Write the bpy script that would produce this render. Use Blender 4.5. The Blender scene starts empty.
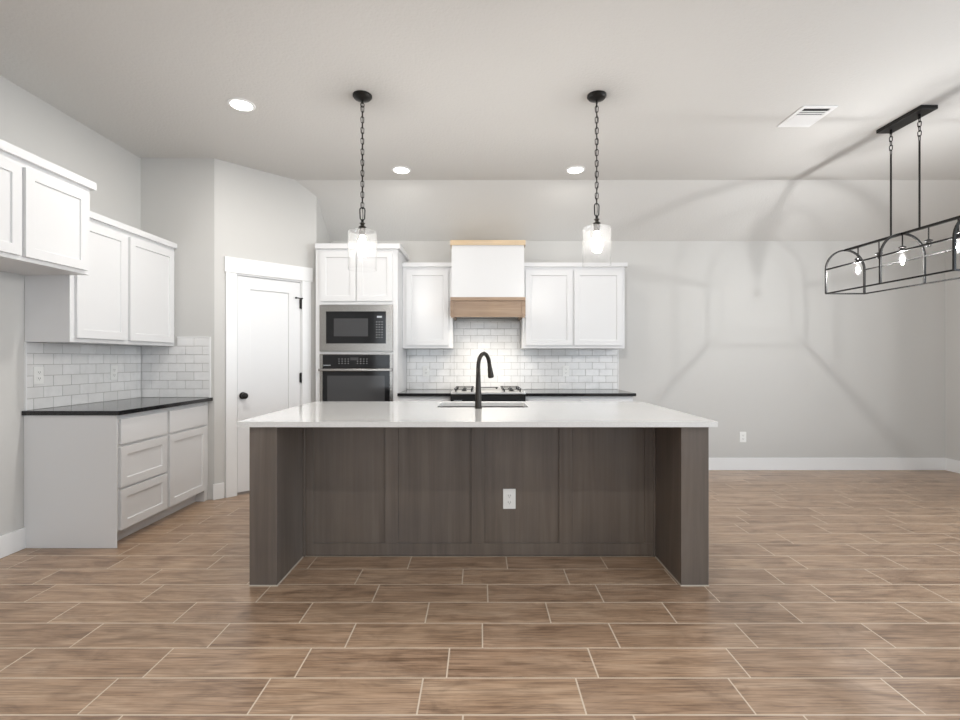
import bpy, bmesh, math, random
from mathutils import Vector, Matrix
random.seed(4)
PI = math.pi
SC = bpy.context.scene
COL = SC.collection

# ------------------------------------------------------------------ camera, world, daylight, exposure
H = 1.257
cam = bpy.data.objects.new('camera', bpy.data.cameras.new('camera')); COL.objects.link(cam)
cam.location = (0, 0, H); cam.rotation_euler = (PI/2, 0, 0)
cam.data.sensor_fit = 'HORIZONTAL'; cam.data.sensor_width = 36.0
cam.data.lens = 488.0*36.0/960.0
cam.data.shift_y = -1.0/960.0
cam.data.clip_start = 0.05
SC.camera = cam
SC.view_settings.view_transform = 'Standard'
SC.view_settings.look = 'None'
SC.view_settings.gamma = 1.0
SC.view_settings.use_curve_mapping = False
SC.view_settings.exposure = -0.07

world = bpy.data.worlds.new('sky'); SC.world = world; world.use_nodes = True
wn = world.node_tree
bg = wn.nodes['Background']; bg.inputs['Color'].default_value = (0.75, 0.87, 1.0, 1); bg.inputs['Strength'].default_value = 1.2

def area(name, loc, rot, sx, sy, power, col, spread=PI):
    l = bpy.data.lights.new(name, 'AREA'); l.shape = 'RECTANGLE'; l.size = sx; l.size_y = sy
    l.energy = power; l.color = col; l.spread = spread
    o = bpy.data.objects.new(name, l); COL.objects.link(o); o.location = loc; o.rotation_euler = rot
    return o
# daylight entering through the windows of the rear and the right wall
for wx in (-1.9, 0.7, 3.3):
    area('window_daylight', (wx, -3.02, 1.5), (PI/2, 0, 0), 1.7, 1.9, 21, (0.92, 0.965, 1.0))
area('patio_daylight', (5.22, 0.6, 1.25), (PI/2, 0, PI/2), 2.6, 2.2, 130, (0.77, 0.89, 1.0))
CAN_W, REAR_CAN_W, PEND_E, CHAN_E, HOOD_W = 4.2, 15.5, 500.0, 4500.0, 2.0

# ------------------------------------------------------------------ materials
def mat(name, base, rough=0.5, metal=0.0, spec=0.5, coat=0.0):
    m = bpy.data.materials.new(name); m.use_nodes = True
    b = m.node_tree.nodes['Principled BSDF']
    b.inputs['Base Color'].default_value = (*base, 1); b.inputs['Roughness'].default_value = rough
    b.inputs['Metallic'].default_value = metal; b.inputs['Specular IOR Level'].default_value = spec
    b.inputs['Coat Weight'].default_value = coat
    return m
def nodes(m): return m.node_tree.nodes, m.node_tree.links, m.node_tree.nodes['Principled BSDF']
def coords(m, scale=(1, 1, 1), which='Object'):
    N, L, b = nodes(m)
    tc = N.new('ShaderNodeTexCoord'); mp = N.new('ShaderNodeMapping'); mp.inputs['Scale'].default_value = scale
    L.new(tc.outputs[which], mp.inputs['Vector']); return mp.outputs['Vector']
def noise(m, vec, scale, detail=4, rough=0.55, dist=0.0):
    N, L, b = nodes(m); n = N.new('ShaderNodeTexNoise')
    n.inputs['Scale'].default_value = scale; n.inputs['Detail'].default_value = detail
    n.inputs['Roughness'].default_value = rough; n.inputs['Distortion'].default_value = dist
    L.new(vec, n.inputs['Vector']); return n.outputs['Fac']
def ramp(m, fac, stops):
    N, L, b = nodes(m); r = N.new('ShaderNodeValToRGB')
    while len(r.color_ramp.elements) < len(stops): r.color_ramp.elements.new(0.5)
    for e, (p, c) in zip(r.color_ramp.elements, stops): e.position = p; e.color = (*c, 1)
    L.new(fac, r.inputs['Fac']); return r.outputs['Color']
def bump(m, fac, strength, dist=0.002):
    N, L, b = nodes(m); n = N.new('ShaderNodeBump')
    n.inputs['Strength'].default_value = strength; n.inputs['Distance'].default_value = dist
    L.new(fac, n.inputs['Height']); L.new(n.outputs['Normal'], b.inputs['Normal'])
def mixc(m, fac, a, b_, mode='MIX'):
    N, L, b = nodes(m); n = N.new('ShaderNodeMix'); n.data_type = 'RGBA'; n.blend_type = mode
    for s, v in ((n.inputs[0], fac), (n.inputs[6], a), (n.inputs[7], b_)):
        if hasattr(v, 'is_linked') or hasattr(v, 'links'): L.new(v, s)
        elif isinstance(v, (int, float)): s.default_value = v
        else: s.default_value = (*v, 1)
    return n.outputs[2]

def paint(name, c, rough, bs, bscale):
    m = mat(name, c, rough, spec=0.3); v = coords(m); bump(m, noise(m, v, bscale, 3), bs, 0.003); return m
M_WALL = paint('grey_wall_paint', (0.560, 0.552, 0.535), 0.62, 0.10, 90)
M_CEIL = paint('ceiling_paint_orange_peel', (0.605, 0.596, 0.578), 0.7, 0.8, 55)
M_TRIM = mat('white_trim_paint', (0.78, 0.78, 0.78), 0.32)
M_CAB = mat('white_cabinet_paint', (0.69, 0.69, 0.695), 0.30)
M_DOOR = mat('white_door_paint', (0.73, 0.73, 0.735), 0.35)
M_PLAST = mat('white_plastic', (0.82, 0.82, 0.80), 0.3)
M_SLOT = mat('dark_slot', (0.03, 0.03, 0.03), 0.6)
M_BLACK = mat('matte_black_metal', (0.018, 0.017, 0.016), 0.38, 0.6)
M_BRONZE = mat('dark_bronze_metal', (0.045, 0.040, 0.036), 0.33, 0.85)
M_BGLASS = mat('black_glass', (0.010, 0.010, 0.011), 0.08, spec=0.35)
M_WINGL = mat('oven_window_glass', (0.055, 0.055, 0.057), 0.12, spec=0.4)
M_IRON = mat('cast_iron', (0.02, 0.02, 0.02), 0.55)
M_GROUT_W = mat('backsplash_grout', (0.42, 0.41, 0.39), 0.85)
M_CHROME = mat('chrome', (0.75, 0.75, 0.75), 0.12, 1.0)
M_DISPLAY = mat('display_marks', (0.45, 0.47, 0.5), 0.5)

M_STEEL = mat('brushed_stainless', (0.36, 0.345, 0.325), 0.26, 1.0)
v = coords(M_STEEL, (2, 60, 60)); bump(M_STEEL, noise(M_STEEL, v, 6, 2), 0.06, 0.001)

M_QUARTZ = mat('white_quartz', (0.74, 0.735, 0.725), 0.10, coat=0.3)
v = coords(M_QUARTZ); N, L, b = nodes(M_QUARTZ)
L.new(ramp(M_QUARTZ, noise(M_QUARTZ, v, 160, 2), [(0.3, (0.68, 0.675, 0.665)), (0.6, (0.745, 0.74, 0.73))]), b.inputs['Base Color'])
M_GRANITE = mat('black_granite', (0.008, 0.008, 0.009), 0.10, spec=0.45)
v = coords(M_GRANITE); N, L, b = nodes(M_GRANITE)
L.new(ramp(M_GRANITE, noise(M_GRANITE, v, 240, 2), [(0.5, (0.008, 0.008, 0.009)), (0.72, (0.05, 0.05, 0.052))]), b.inputs['Base Color'])

def subway(name):
    m = mat(name, (0.78, 0.775, 0.76), 0.12, coat=0.25); v = coords(m, (1, 1, 1)); N, L, b = nodes(m)
    n = noise(m, v, 11, 5, 0.6)
    at = N.new('ShaderNodeAttribute'); at.attribute_name = 'tint'
    c = ramp(m, n, [(0.3, (0.72, 0.715, 0.71)), (0.55, (0.80, 0.795, 0.79))])
    mm = mixc(m, at.outputs['Fac'], c, (0.72, 0.715, 0.705))
    L.new(mm, b.inputs['Base Color']); bump(m, noise(m, v, 26, 2), 0.35, 0.004); return m
M_SUB = subway('glazed_subway_tile')

def wood(name, dark, mid, light, axis, rough, bs=0.12, coat=0.0, sc=1.0):
    m = mat(name, mid, rough, coat=coat)
    s = [14*sc, 14*sc, 14*sc]; s[axis] = 0.9*sc
    v = coords(m, tuple(s)); N, L, b = nodes(m)
    g = noise(m, v, 1.0, 7, 0.62, 0.9)
    s2 = [70*sc]*3; s2[axis] = 2.0*sc
    v2 = coords(m, tuple(s2)); f = noise(m, v2, 1.0, 3, 0.6, 0.2)
    v3 = coords(m, (1.7, 1.7, 1.1)); bl = noise(m, v3, 1.6, 3, 0.5)
    c = ramp(m, g, [(0.28, dark), (0.5, mid), (0.74, light)])
    c = mixc(m, f, c, dark, 'MIX') if False else c
    c2 = ramp(m, f, [(0.3, (0.82, 0.82, 0.82)), (0.7, (1.0, 1.0, 1.0))])
    c = mixc(m, 1.0, c, c2, 'MULTIPLY')
    c3 = ramp(m, bl, [(0.3, (0.86, 0.86, 0.88)), (0.7, (1.08, 1.05, 1.0))])
    c = mixc(m, 1.0, c, c3, 'MULTIPLY')
    L.new(c, b.inputs['Base Color']); bump(m, f, bs, 0.001); return m
M_ISL = wood('grey_brown_stained_wood', (0.112, 0.090, 0.074), (0.142, 0.117, 0.099), (0.176, 0.149, 0.129), 2, 0.38, sc=0.6)
M_HOODW = wood('tan_stained_wood', (0.26, 0.17, 0.11), (0.34, 0.235, 0.16), (0.41, 0.30, 0.21), 0, 0.45)
M_RAW = wood('raw_pine_trim', (0.62, 0.46, 0.29), (0.72, 0.56, 0.37), (0.78, 0.63, 0.44), 0, 0.55)

# wood-look porcelain: the grain is shifted for every plank through its UVs
M_FLOOR = mat('wood_look_plank_tile', (0.3, 0.2, 0.14), 0.30)
N, L, b = nodes(M_FLOOR)
uv = coords(M_FLOOR, (1.6, 15, 1), 'UV'); uv2 = coords(M_FLOOR, (5, 130, 1), 'UV'); uv3 = coords(M_FLOOR, (2.2, 4.5, 1), 'UV')
g = noise(M_FLOOR, uv, 1.0, 6, 0.62, 1.2); f2 = noise(M_FLOOR, uv2, 1.0, 3, 0.6, 0.3); bl = noise(M_FLOOR, uv3, 1.5, 4, 0.6, 1.5)
c = ramp(M_FLOOR, g, [(0.28, (0.235, 0.148, 0.094)), (0.47, (0.400, 0.270, 0.180)), (0.70, (0.505, 0.368, 0.262))])
c = mixc(M_FLOOR, 1.0, c, ramp(M_FLOOR, f2, [(0.38, (0.66, 0.64, 0.63)), (0.56, (1, 1, 1))]), 'MULTIPLY')
c = mixc(M_FLOOR, 1.0, c, ramp(M_FLOOR, bl, [(0.30, (0.70, 0.68, 0.67)), (0.48, (0.97, 0.97, 0.97)), (0.7, (1.08, 1.08, 1.08))]), 'MULTIPLY')
at = N.new('ShaderNodeAttribute'); at.attribute_name = 'tint'
c = mixc(M_FLOOR, 1.0, c, ramp(M_FLOOR, at.outputs['Fac'], [(0.0, (0.90, 0.88, 0.87)), (1.0, (1.07, 1.07, 1.06))]), 'MULTIPLY')
L.new(c, b.inputs['Base Color']); bump(M_FLOOR, f2, 0.10, 0.001)
M_GROUT = mat('sand_grout', (0.62, 0.53, 0.43), 0.85)

def thin_glass(name, milk=0.0, tint=(1, 1, 1), ior=1.45):
    m = bpy.data.materials.new(name); m.use_nodes = True; N = m.node_tree.nodes; L = m.node_tree.links
    N.clear(); out = N.new('ShaderNodeOutputMaterial')
    tr = N.new('ShaderNodeBsdfTransparent'); tr.inputs[0].default_value = (*tint, 1)
    gl = N.new('ShaderNodeBsdfGlossy'); gl.inputs['Roughness'].default_value = 0.03
    fa = N.new('ShaderNodeLayerWeight'); fa.inputs['Blend'].default_value = 0.5
    pw = N.new('ShaderNodeMath'); pw.operation = 'POWER'; pw.inputs[1].default_value = 4.0; L.new(fa.outputs['Facing'], pw.inputs[0])
    lw = N.new('ShaderNodeMath'); lw.operation = 'MULTIPLY_ADD'; lw.inputs[1].default_value = 0.7; lw.inputs[2].default_value = 0.03; L.new(pw.outputs[0], lw.inputs[0])
    mx = N.new('ShaderNodeMixShader'); L.new(lw.outputs[0], mx.inputs[0]); L.new(tr.outputs[0], mx.inputs[1]); L.new(gl.outputs[0], mx.inputs[2])
    df = N.new('ShaderNodeBsdfTranslucent'); df.inputs[0].default_value = (1, 1, 1, 1)
    m2 = N.new('ShaderNodeMixShader'); m2.inputs[0].default_value = milk
    L.new(mx.outputs[0], m2.inputs[1]); L.new(df.outputs[0], m2.inputs[2]); L.new(m2.outputs[0], out.inputs[0])
    return m
M_GLASS = thin_glass('clear_seeded_glass', 0.0035)
M_PANE = thin_glass('window_glass')
def emis(name, col, s):
    m = bpy.data.materials.new(name); m.use_nodes = True; N = m.node_tree.nodes; L = m.node_tree.links
    N.clear(); out = N.new('ShaderNodeOutputMaterial'); e = N.new('ShaderNodeEmission')
    e.inputs[0].default_value = (*col, 1); e.inputs[1].default_value = s; L.new(e.outputs[0], out.inputs[0]); return m
WARM = (1.0, 0.965, 0.92)
M_BULB_P = emis('pendant_bulb_light', WARM, PEND_E)
M_BULB_C = emis('chandelier_bulb_light', (1.0, 0.995, 0.985), CHAN_E)
M_LED = emis('downlight_lens', (1.0, 0.96, 0.90), 16.0)
M_HLED = emis('hood_lamp_lens', (1.0, 0.93, 0.82), 12.0)

# ------------------------------------------------------------------ helpers
WM = {}
def thing(name, label, cat, loc=(0, 0, 0), rz=0.0, group=None, kind=None):
    o = bpy.data.objects.new(name, None); COL.objects.link(o)
    o.location = loc; o.rotation_euler = (0, 0, rz); o.empty_display_size = 0.1
    if label: o['label'] = label
    if cat: o['category'] = cat
    if group: o['group'] = group
    if kind: o['kind'] = kind
    WM[o] = Matrix.Translation(loc) @ Matrix.Rotation(rz, 4, 'Z')
    return o
def obj(name, bm, m, parent=None, local=False, label=None, smooth=False, bevel=0.0):
    if parent is not None and not local: bm.transform(WM[parent].inverted())
    bmesh.ops.recalc_face_normals(bm, faces=bm.faces[:])
    me = bpy.data.meshes.new(name); bm.to_mesh(me); bm.free()
    for x in (m if isinstance(m, (list, tuple)) else [m]): me.materials.append(x)
    o = bpy.data.objects.new(name, me); COL.objects.link(o)
    if parent is not None: o.parent = parent; WM[o] = WM[parent]
    else: WM[o] = Matrix.Identity(4)
    if smooth:
        for p in me.polygons: p.use_smooth = True
    if label: o['label'] = label
    if bevel:
        md = o.modifiers.new('bevel', 'BEVEL'); md.width = bevel; md.segments = 2; md.limit_method = 'ANGLE'
    return o
def tag(o, label=None, cat=None, group=None, kind=None):
    if label: o['label'] = label
    if cat: o['category'] = cat
    if group: o['group'] = group
    if kind: o['kind'] = kind
    return o
def struct(name, bm, m, parent=None, label=None, bevel=0.0):
    o = obj(name, bm, m, parent, bevel=bevel); o['kind'] = 'structure'
    if label: o['label'] = label
    return o
def NB(): return bmesh.new()
def bx(bm, x0, x1, y0, y1, z0, z1, mi=0, M=None):
    vs = [bm.verts.new(p) for p in ((x0,y0,z0),(x1,y0,z0),(x1,y1,z0),(x0,y1,z0),(x0,y0,z1),(x1,y0,z1),(x1,y1,z1),(x0,y1,z1))]
    if M is not None:
        for v in vs: v.co = M @ v.co
    fs = []
    for q in ((0,3,2,1),(4,5,6,7),(0,1,5,4),(1,2,6,5),(2,3,7,6),(3,0,4,7)):
        f = bm.faces.new([vs[i] for i in q]); f.material_index = mi; fs.append(f)
    return fs
def box(x0, x1, y0, y1, z0, z1): bm = NB(); bx(bm, x0, x1, y0, y1, z0, z1); return bm
def prism(bm, pts, z0, z1):
    a = [bm.verts.new((p[0], p[1], z0)) for p in pts]; b_ = [bm.verts.new((p[0], p[1], z1)) for p in pts]
    n = len(pts); bm.faces.new(a[::-1]); bm.faces.new(b_)
    for i in range(n): bm.faces.new((a[i], a[(i+1) % n], b_[(i+1) % n], b_[i]))
def extr(bm, pts, axis, a0, a1):
    "profile of 2-D points swept along axis (0: points are y,z; 1: points are x,z)"
    def P(p, a): return (a, p[0], p[1]) if axis == 0 else (p[0], a, p[1])
    a = [bm.verts.new(P(p, a0)) for p in pts]; b_ = [bm.verts.new(P(p, a1)) for p in pts]
    n = len(pts); bm.faces.new(a[::-1]); bm.faces.new(b_)
    for i in range(n): bm.faces.new((a[i], a[(i+1) % n], b_[(i+1) % n], b_[i]))
def tube(bm, pts, r, seg=12, closed=False, cap=True, phase=0.0):
    pts = [Vector(p) for p in pts]; n = len(pts)
    rad = r if isinstance(r, (list, tuple)) else [r]*n
    def tang(i):
        if closed: return (pts[(i+1) % n]-pts[(i-1) % n]).normalized()
        return (pts[min(i+1, n-1)]-pts[max(i-1, 0)]).normalized()
    t = tang(0); up = Vector((0, 0, 1)) if abs(t.z) < 0.9 else Vector((0, 1, 0))
    u = t.cross(up).normalized(); rings = []
    for i in range(n):
        t = tang(i); u = (u - t*u.dot(t)).normalized(); w = t.cross(u)
        rings.append([bm.verts.new(pts[i] + (u*math.cos(a)+w*math.sin(a))*rad[i]) for a in [phase+2*PI*k/seg for k in range(seg)]])
    for i in range(n if closed else n-1):
        A, B = rings[i], rings[(i+1) % n]
        for k in range(seg): bm.faces.new((A[k], A[(k+1) % seg], B[(k+1) % seg], B[k]))
    if cap and not closed: bm.faces.new(rings[0][::-1]); bm.faces.new(rings[-1])
def lathe(bm, cx, cy, prof, seg=32, cap0=True, cap1=True, M=None):
    rings = []
    for (r, z) in prof:
        rings.append([bm.verts.new((cx+r*math.cos(2*PI*k/seg), cy+r*math.sin(2*PI*k/seg), z)) for k in range(seg)])
    for A, B in zip(rings, rings[1:]):
        for k in range(seg): bm.faces.new((A[k], A[(k+1) % seg], B[(k+1) % seg], B[k]))
    if cap0: bm.faces.new(rings[0][::-1])
    if cap1: bm.faces.new(rings[-1])
    if M is not None:
        for R_ in rings:
            for v in R_: v.co = M @ v.co

# cabinet frames: (u along the run, w out of the face, z up)
F_FAR = Matrix(((1,0,0,0),(0,-1,0,0),(0,0,1,0),(0,0,0,1)))       # u = x, w = -y
F_LEFT = Matrix(((0,1,0,0),(1,0,0,0),(0,0,1,0),(0,0,0,1)))       # u = y, w = +x
F_RIGHTBACK = Matrix(((-1,0,0,0),(0,1,0,0),(0,0,1,0),(0,0,0,1))) # u = -x, w = +y
def slab(u0, u1, z0, z1, w, th, F):
    bm = NB(); bx(bm, u0, u1, w, w+th, z0, z1, M=F); return bm
def shaker(u0, u1, z0, z1, w, F, th=0.02, rail=0.057, dep=0.009, bm=None):
    bm = bm or NB(); e = 0.003
    def ring(a0, a1, b0, b1, ww): return [bm.verts.new(F @ Vector(p)) for p in ((a0, ww, b0), (a1, ww, b0), (a1, ww, b1), (a0, ww, b1))]
    R0 = ring(u0, u1, z0, z1, w); R1 = ring(u0, u1, z0, z1, w+th)
    R2 = ring(u0+rail, u1-rail, z0+rail, z1-rail, w+th)
    R3 = ring(u0+rail+e, u1-rail-e, z0+rail+e, z1-rail-e, w+th-dep)
    bm.faces.new(R0[::-1]); bm.faces.new(R3)
    for A, B in ((R0, R1), (R1, R2), (R2, R3)):
        for i in range(4): bm.faces.new((A[i], A[(i+1) % 4], B[(i+1) % 4], B[i]))
    return bm

# ------------------------------------------------------------------ room shell
XL, XR, YF, YB = -3.03, 5.27, 5.526, -3.1
YN = 4.36; XC = -2.373; PX, PY = -1.69, 5.043
ZC, ZF, YS = 3.05, 2.593, 4.888

# floor: grout bed with individual plank tiles, running bond with the joints seen in the photo
bm = NB()
tl = bm.loops.layers.uv.new('UVMap'); tint = bm.faces.layers.float.new('tint')
for f in bx(bm, XL-0.1, XR+0.1, YB-0.1, YF+0.1, -0.05, -0.0003, 1): pass
RW, TL = 0.1995, 0.6
Y0 = 1.923 - 2*RW
offs = {0: -0.06, 1: -0.2236, 2: -0.132, 3: 0.011, 4: -0.262, 5: 0.041, 6: -0.10, 7: 0.165}
row = math.floor((YB-Y0)/RW)
while Y0 + row*RW < YF:
    off = offs.get(row, random.uniform(-0.3, 0.3))
    y0, y1 = Y0+row*RW+0.0030, Y0+(row+1)*RW-0.0030
    y0 = max(y0, YB); y1 = min(y1, YF)
    k = math.floor((XL-off)/TL)
    while off + k*TL < XR and y1 > y0:
        x0, x1 = max(off+k*TL+0.0030, XL), min(off+(k+1)*TL-0.0030, XR)
        if x1 - x0 > 0.005:
            fs = bx(bm, x0, x1, y0, y1, -0.004, 0.0, 0)
            ru, rv = random.uniform(0, 60), random.uniform(0, 60); tv = random.random(); fl = random.choice((-1, 1))
            for f in fs:
                f[tint] = tv
                for lp in f.loops: lp[tl].uv = (lp.vert.co.x*fl+ru, lp.vert.co.y+rv)
        k += 1
    row += 1
me_floor = struct('floor', bm, [M_FLOOR, M_GROUT], label='wood look porcelain plank tile floor with pale grout')

bm = NB(); extr(bm, [(YB-0.1, ZC), (YS, ZC), (YF+0.15, ZF-0.15*0.716), (YF+0.15, 3.3), (YB-0.1, 3.3)], 0, XL-0.12, XR+0.12)
struct('ceiling', bm, M_CEIL, label='textured ceiling sloping down towards the far wall')
struct('wall_left', box(XL-0.1, XL, YB-0.1, YN, 0, 3.12), M_WALL)
struct('wall_nook', box(XL-0.1, XC-0.07, YN, YN+0.1, 0, 3.12), M_WALL, label='short wall facing the camera at the end of the left counter')
struct('wall_far', box(XL-0.1, XR+0.1, YF, YF+0.1, 0, 3.12), M_WALL)

# angled pantry wall with a door opening; local frame u along the wall, w towards the room
S2 = math.sqrt(2)
ANG = PI/4
PW = Matrix.Translation((XC, YN, 0)) @ Matrix.Rotation(ANG, 4, 'Z')    # local x along wall, local -y into the room
LW = (PX-XC)*S2
d0, d1 = 0.1287*S2-0.008, 0.5697*S2+0.008
bm = NB()
bx(bm, -0.0, d0, 0, 0.1, 0, 3.12, M=PW); bx(bm, d1, LW, 0, 0.1, 0, 3.12, M=PW); bx(bm, d0, d1, 0, 0.1, 2.045, 3.12, M=PW)
bx(bm, XC-0.07, XC, YN, YN+0.1, 0, 3.12)
struct('wall_pantry', bm, M_WALL, label='angled grey wall holding the pantry door')
struct('wall_pantry_side', box(PX-0.1, PX, PY, YF, 0, 3.12), M_WALL)
# right wall with a patio opening, rear wall with three windows (behind the camera)
bm = NB()
bx(bm, XR, XR+0.1, YB-0.1, -0.8, 0, 3.12); bx(bm, XR, XR+0.1, 2.0, YF+0.1, 0, 3.12); bx(bm, XR, XR+0.1, -0.8, 2.0, 2.4, 3.12)
struct('wall_right', bm, M_WALL)
bm = NB(); xs = [XL-0.1]
for wx in (-1.9, 0.7, 3.3): xs += [wx-0.87, wx+0.87]
xs.append(XR+0.1)
for i in range(0, len(xs), 2): bx(bm, xs[i], xs[i+1], YB-0.1, YB, 0, 3.12)
for i in range(1, len(xs)-1, 2):
    bx(bm, xs[i], xs[i+1], YB-0.1, YB, 0, 0.5); bx(bm, xs[i], xs[i+1], YB-0.1, YB, 2.47, 3.12)
struct('wall_rear', bm, M_WALL)
def win(n, M, w, z0, z1):
    t = thing('window_%d' % n, None, None, kind='structure')
    bm = NB(); f = 0.05
    bx(bm, -w/2, w/2, -0.07, -0.02, z0, z0+f, M=M); bx(bm, -w/2, w/2, -0.07, -0.02, z1-f, z1, M=M)
    bx(bm, -w/2, -w/2+f, -0.07, -0.02, z0+f, z1-f, M=M); bx(bm, w/2-f, w/2, -0.07, -0.02, z0+f, z1-f, M=M)
    bx(bm, -0.02, 0.02, -0.065, -0.025, z0+f, z1-f, M=M)
    fo = obj('window_frame', bm, M_TRIM, t)
    bm = NB(); bx(bm, -w/2+f, w/2-f, -0.048, -0.042, z0+f, z1-f, M=M); obj('pane', bm, M_PANE, fo)
for i, wx in enumerate((-1.9, 0.7, 3.3)): win(i+1, Matrix.Translation((wx, YB, 0)), 1.74, 0.5, 2.47)
win(4, Matrix.Translation((XR, 0.6, 0)) @ Matrix.Rotation(PI/2, 4, 'Z'), 2.8, 0.0, 2.4)

# baseboards
BH, BT = 0.14, 0.015
def bbp(z=0): return None
struct('baseboard_left', box(XL, XL+BT, YB, 3.245, 0.0005, BH), M_TRIM, bevel=0.003)
struct('baseboard_far', box(1.545, XR, YF-BT, YF, 0.0005, BH), M_TRIM, bevel=0.003)
struct('baseboard_right', box(XR-BT, XR, 2.0, YF-BT, 0.0005, BH), M_TRIM, bevel=0.003)
bm = NB(); bx(bm, -0.014, 0.056*S2-0.001, -BT, 0, 0.0005, BH, M=PW)
struct('baseboard_pantry', bm, M_TRIM, bevel=0.003)

# pantry door (closed) with casing, knob and hinges
dt = thing('door_1', 'white single panel pantry door in the angled wall', None, (XC, YN, 0), ANG, kind='structure')
c0, c1 = 0.056*S2, 0.6455*S2
bm = NB(); bx(bm, c0+0.012, d0+0.008, -0.018, 0, 0.0005, 2.046); bx(bm, d1-0.008, c1-0.012, -0.018, 0, 0.0005, 2.046); bx(bm, c0, c1, -0.024, 0, 2.046, 2.185)
obj('door_casing', bm, M_TRIM, dt, local=True, bevel=0.0015)
bm = NB(); bx(bm, d0, d0+0.018, 0, 0.1, 0, 2.045); bx(bm, d1-0.018, d1, 0, 0.1, 0, 2.045); bx(bm, d0+0.018, d1-0.018, 0, 0.1, 2.03, 2.045)
obj('door_jamb', bm, M_TRIM, dt, local=True)
FD = Matrix(((1,0,0,0),(0,-1,0,0),(0,0,1,0),(0,0,0,1)))
bm = shaker(d0+0.021, d1-0.021, 0.024, 2.026, -0.04, FD, th=0.035, rail=0.115, dep=0.012)
leaf = obj('door_leaf', bm, M_DOOR, dt, local=True, bevel=0.001)
ku = 0.172*S2
R90 = Matrix.Translation((ku, 0, 0.917)) @ Matrix.Rotation(PI/2, 4, 'X')
bm = NB(); lathe(bm, 0, 0, [(0.033, -0.005), (0.033, 0.003), (0.028, 0.008), (0.012, 0.011), (0.011, 0.03), (0.02, 0.034), (0.028, 0.042), (0.029, 0.052), (0.024, 0.062), (0.010, 0.067)], 24, M=R90)
obj('door_knob', bm, M_BLACK, leaf, local=True, smooth=True, label='round black door knob')
for hz in (1.812, 1.07, 0.32):
    bm = NB(); tube(bm, [(d1-0.019, -0.012, hz-0.05), (d1-0.019, -0.012, hz+0.05)], 0.008, 10)
    bx(bm, d1-0.03, d1-0.010, -0.007, -0.002, hz-0.045, hz+0.045)
    obj('hinge', bm, M_BLACK, dt, local=True)
bm = NB(); tube(bm, [(d1-0.022, -0.014, 1.866), (d1-0.05, -0.035, 1.866), (d1-0.075, -0.03, 1.866)], 0.005, 8); lathe(bm, d1-0.077, -0.03, [(0.009, 1.858), (0.009, 1.874)], 12)
bx(bm, d1-0.03, d1+0.0, -0.02, -0.006, 1.860, 1.872)
obj('door_stop', bm, M_BLACK, dt, local=True)

# ------------------------------------------------------------------ cabinets
def crown(bm, u0, u1, wb, wf, z0, z1, F, left=True, right=True):
    o = 0.026
    bx(bm, u0-(o if left else 0), u1+(o if right else 0), wb, wf+o, z0, z1, M=F)

# over-fridge cabinet on the left wall
t = thing('fridge_top_cabinet', 'deeper white two-door wall cabinet above the empty fridge space, at the left edge', 'cabinet', (XL+0.002, 2.76, 1.814))
wf = XL+0.455
obj('cabinet_body', slab(2.28, 3.244, 1.814, 2.385, XL+0.002, 0.433, F_LEFT), M_CAB, t)
bm = NB(); crown(bm, 2.28, 3.244, XL+0.002, XL+0.435, 2.385, 2.435, F_LEFT); obj('crown_moulding', bm, M_CAB, t)
obj('door', shaker(2.295, 2.745, 1.838, 2.345, XL+0.435, F_LEFT), M_CAB, t, bevel=0.001)
obj('door', shaker(2.768, 3.208, 1.838, 2.345, XL+0.435, F_LEFT), M_CAB, t, bevel=0.001)
# nook upper cabinet
t = thing('wall_cabinet', 'white two-door wall cabinet over the black-topped corner counter', 'cabinet', (XL+0.002, 3.8, 1.371), group=None)
obj('cabinet_body', slab(3.247, YN-0.002, 1.371, 2.24, XL+0.002, 0.298, F_LEFT), M_CAB, t)
bm = NB(); crown(bm, 3.265, YN-0.002, XL+0.002, XL+0.30, 2.24, 2.285, F_LEFT, False, False); obj('crown_moulding', bm, M_CAB, t)
obj('door', shaker(3.285, 3.745, 1.40, 2.205, XL+0.30, F_LEFT), M_CAB, t, bevel=0.001)
obj('door', shaker(3.785, 4.325, 1.40, 2.205, XL+0.30, F_LEFT), M_CAB, t, bevel=0.001)
# base cabinets, left
XFL = XL+0.60
t = thing('drawer_cabinet', 'white base cabinet with three stacked drawers and plain grey-lit end panel', 'cabinet', (XL+0.3, 3.5, 0))
bm = NB(); bx(bm, 3.246, 3.784, XL+0.002, XFL, 0.10, 0.882, M=F_LEFT)
bx(bm, 3.264, 3.784, XL+0.002, XFL-0.075, 0.001, 0.10, M=F_LEFT)
obj('cabinet_body', bm, M_CAB, t)
bm = NB(); bx(bm, 3.240, 3.246, XL+0.002, XFL+0.018, 0.001, 0.882, M=F_LEFT); bx(bm, 3.246, 3.264, XL+0.002, XFL, 0.001, 0.0995, M=F_LEFT)
obj('end_panel', bm, M_CAB, t)
obj('drawer', slab(3.28, 3.765, 0.682, 0.852, XFL, 0.02, F_LEFT), M_CAB, t, bevel=0.002)
obj('drawer', shaker(3.28, 3.765, 0.392, 0.664, XFL, F_LEFT), M_CAB, t, bevel=0.001)
obj('drawer', shaker(3.28, 3.765, 0.106, 0.376, XFL, F_LEFT), M_CAB, t, bevel=0.001)
t = thing('door_cabinet', 'white base cabinet with one drawer above one door, beside the pantry wall', 'cabinet', (XL+0.3, 4.07, 0))
bm = NB(); bx(bm, 3.785, YN-0.002, XL+0.002, XFL, 0.10, 0.882, M=F_LEFT); bx(bm, 3.785, YN-0.06, XL+0.002, XFL-0.075, 0.001, 0.10, M=F_LEFT)
bx(bm, YN-0.06, YN-0.002, XL+0.002, XFL, 0.001, 0.10, M=F_LEFT)
obj('cabinet_body', bm, M_CAB, t)
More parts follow.
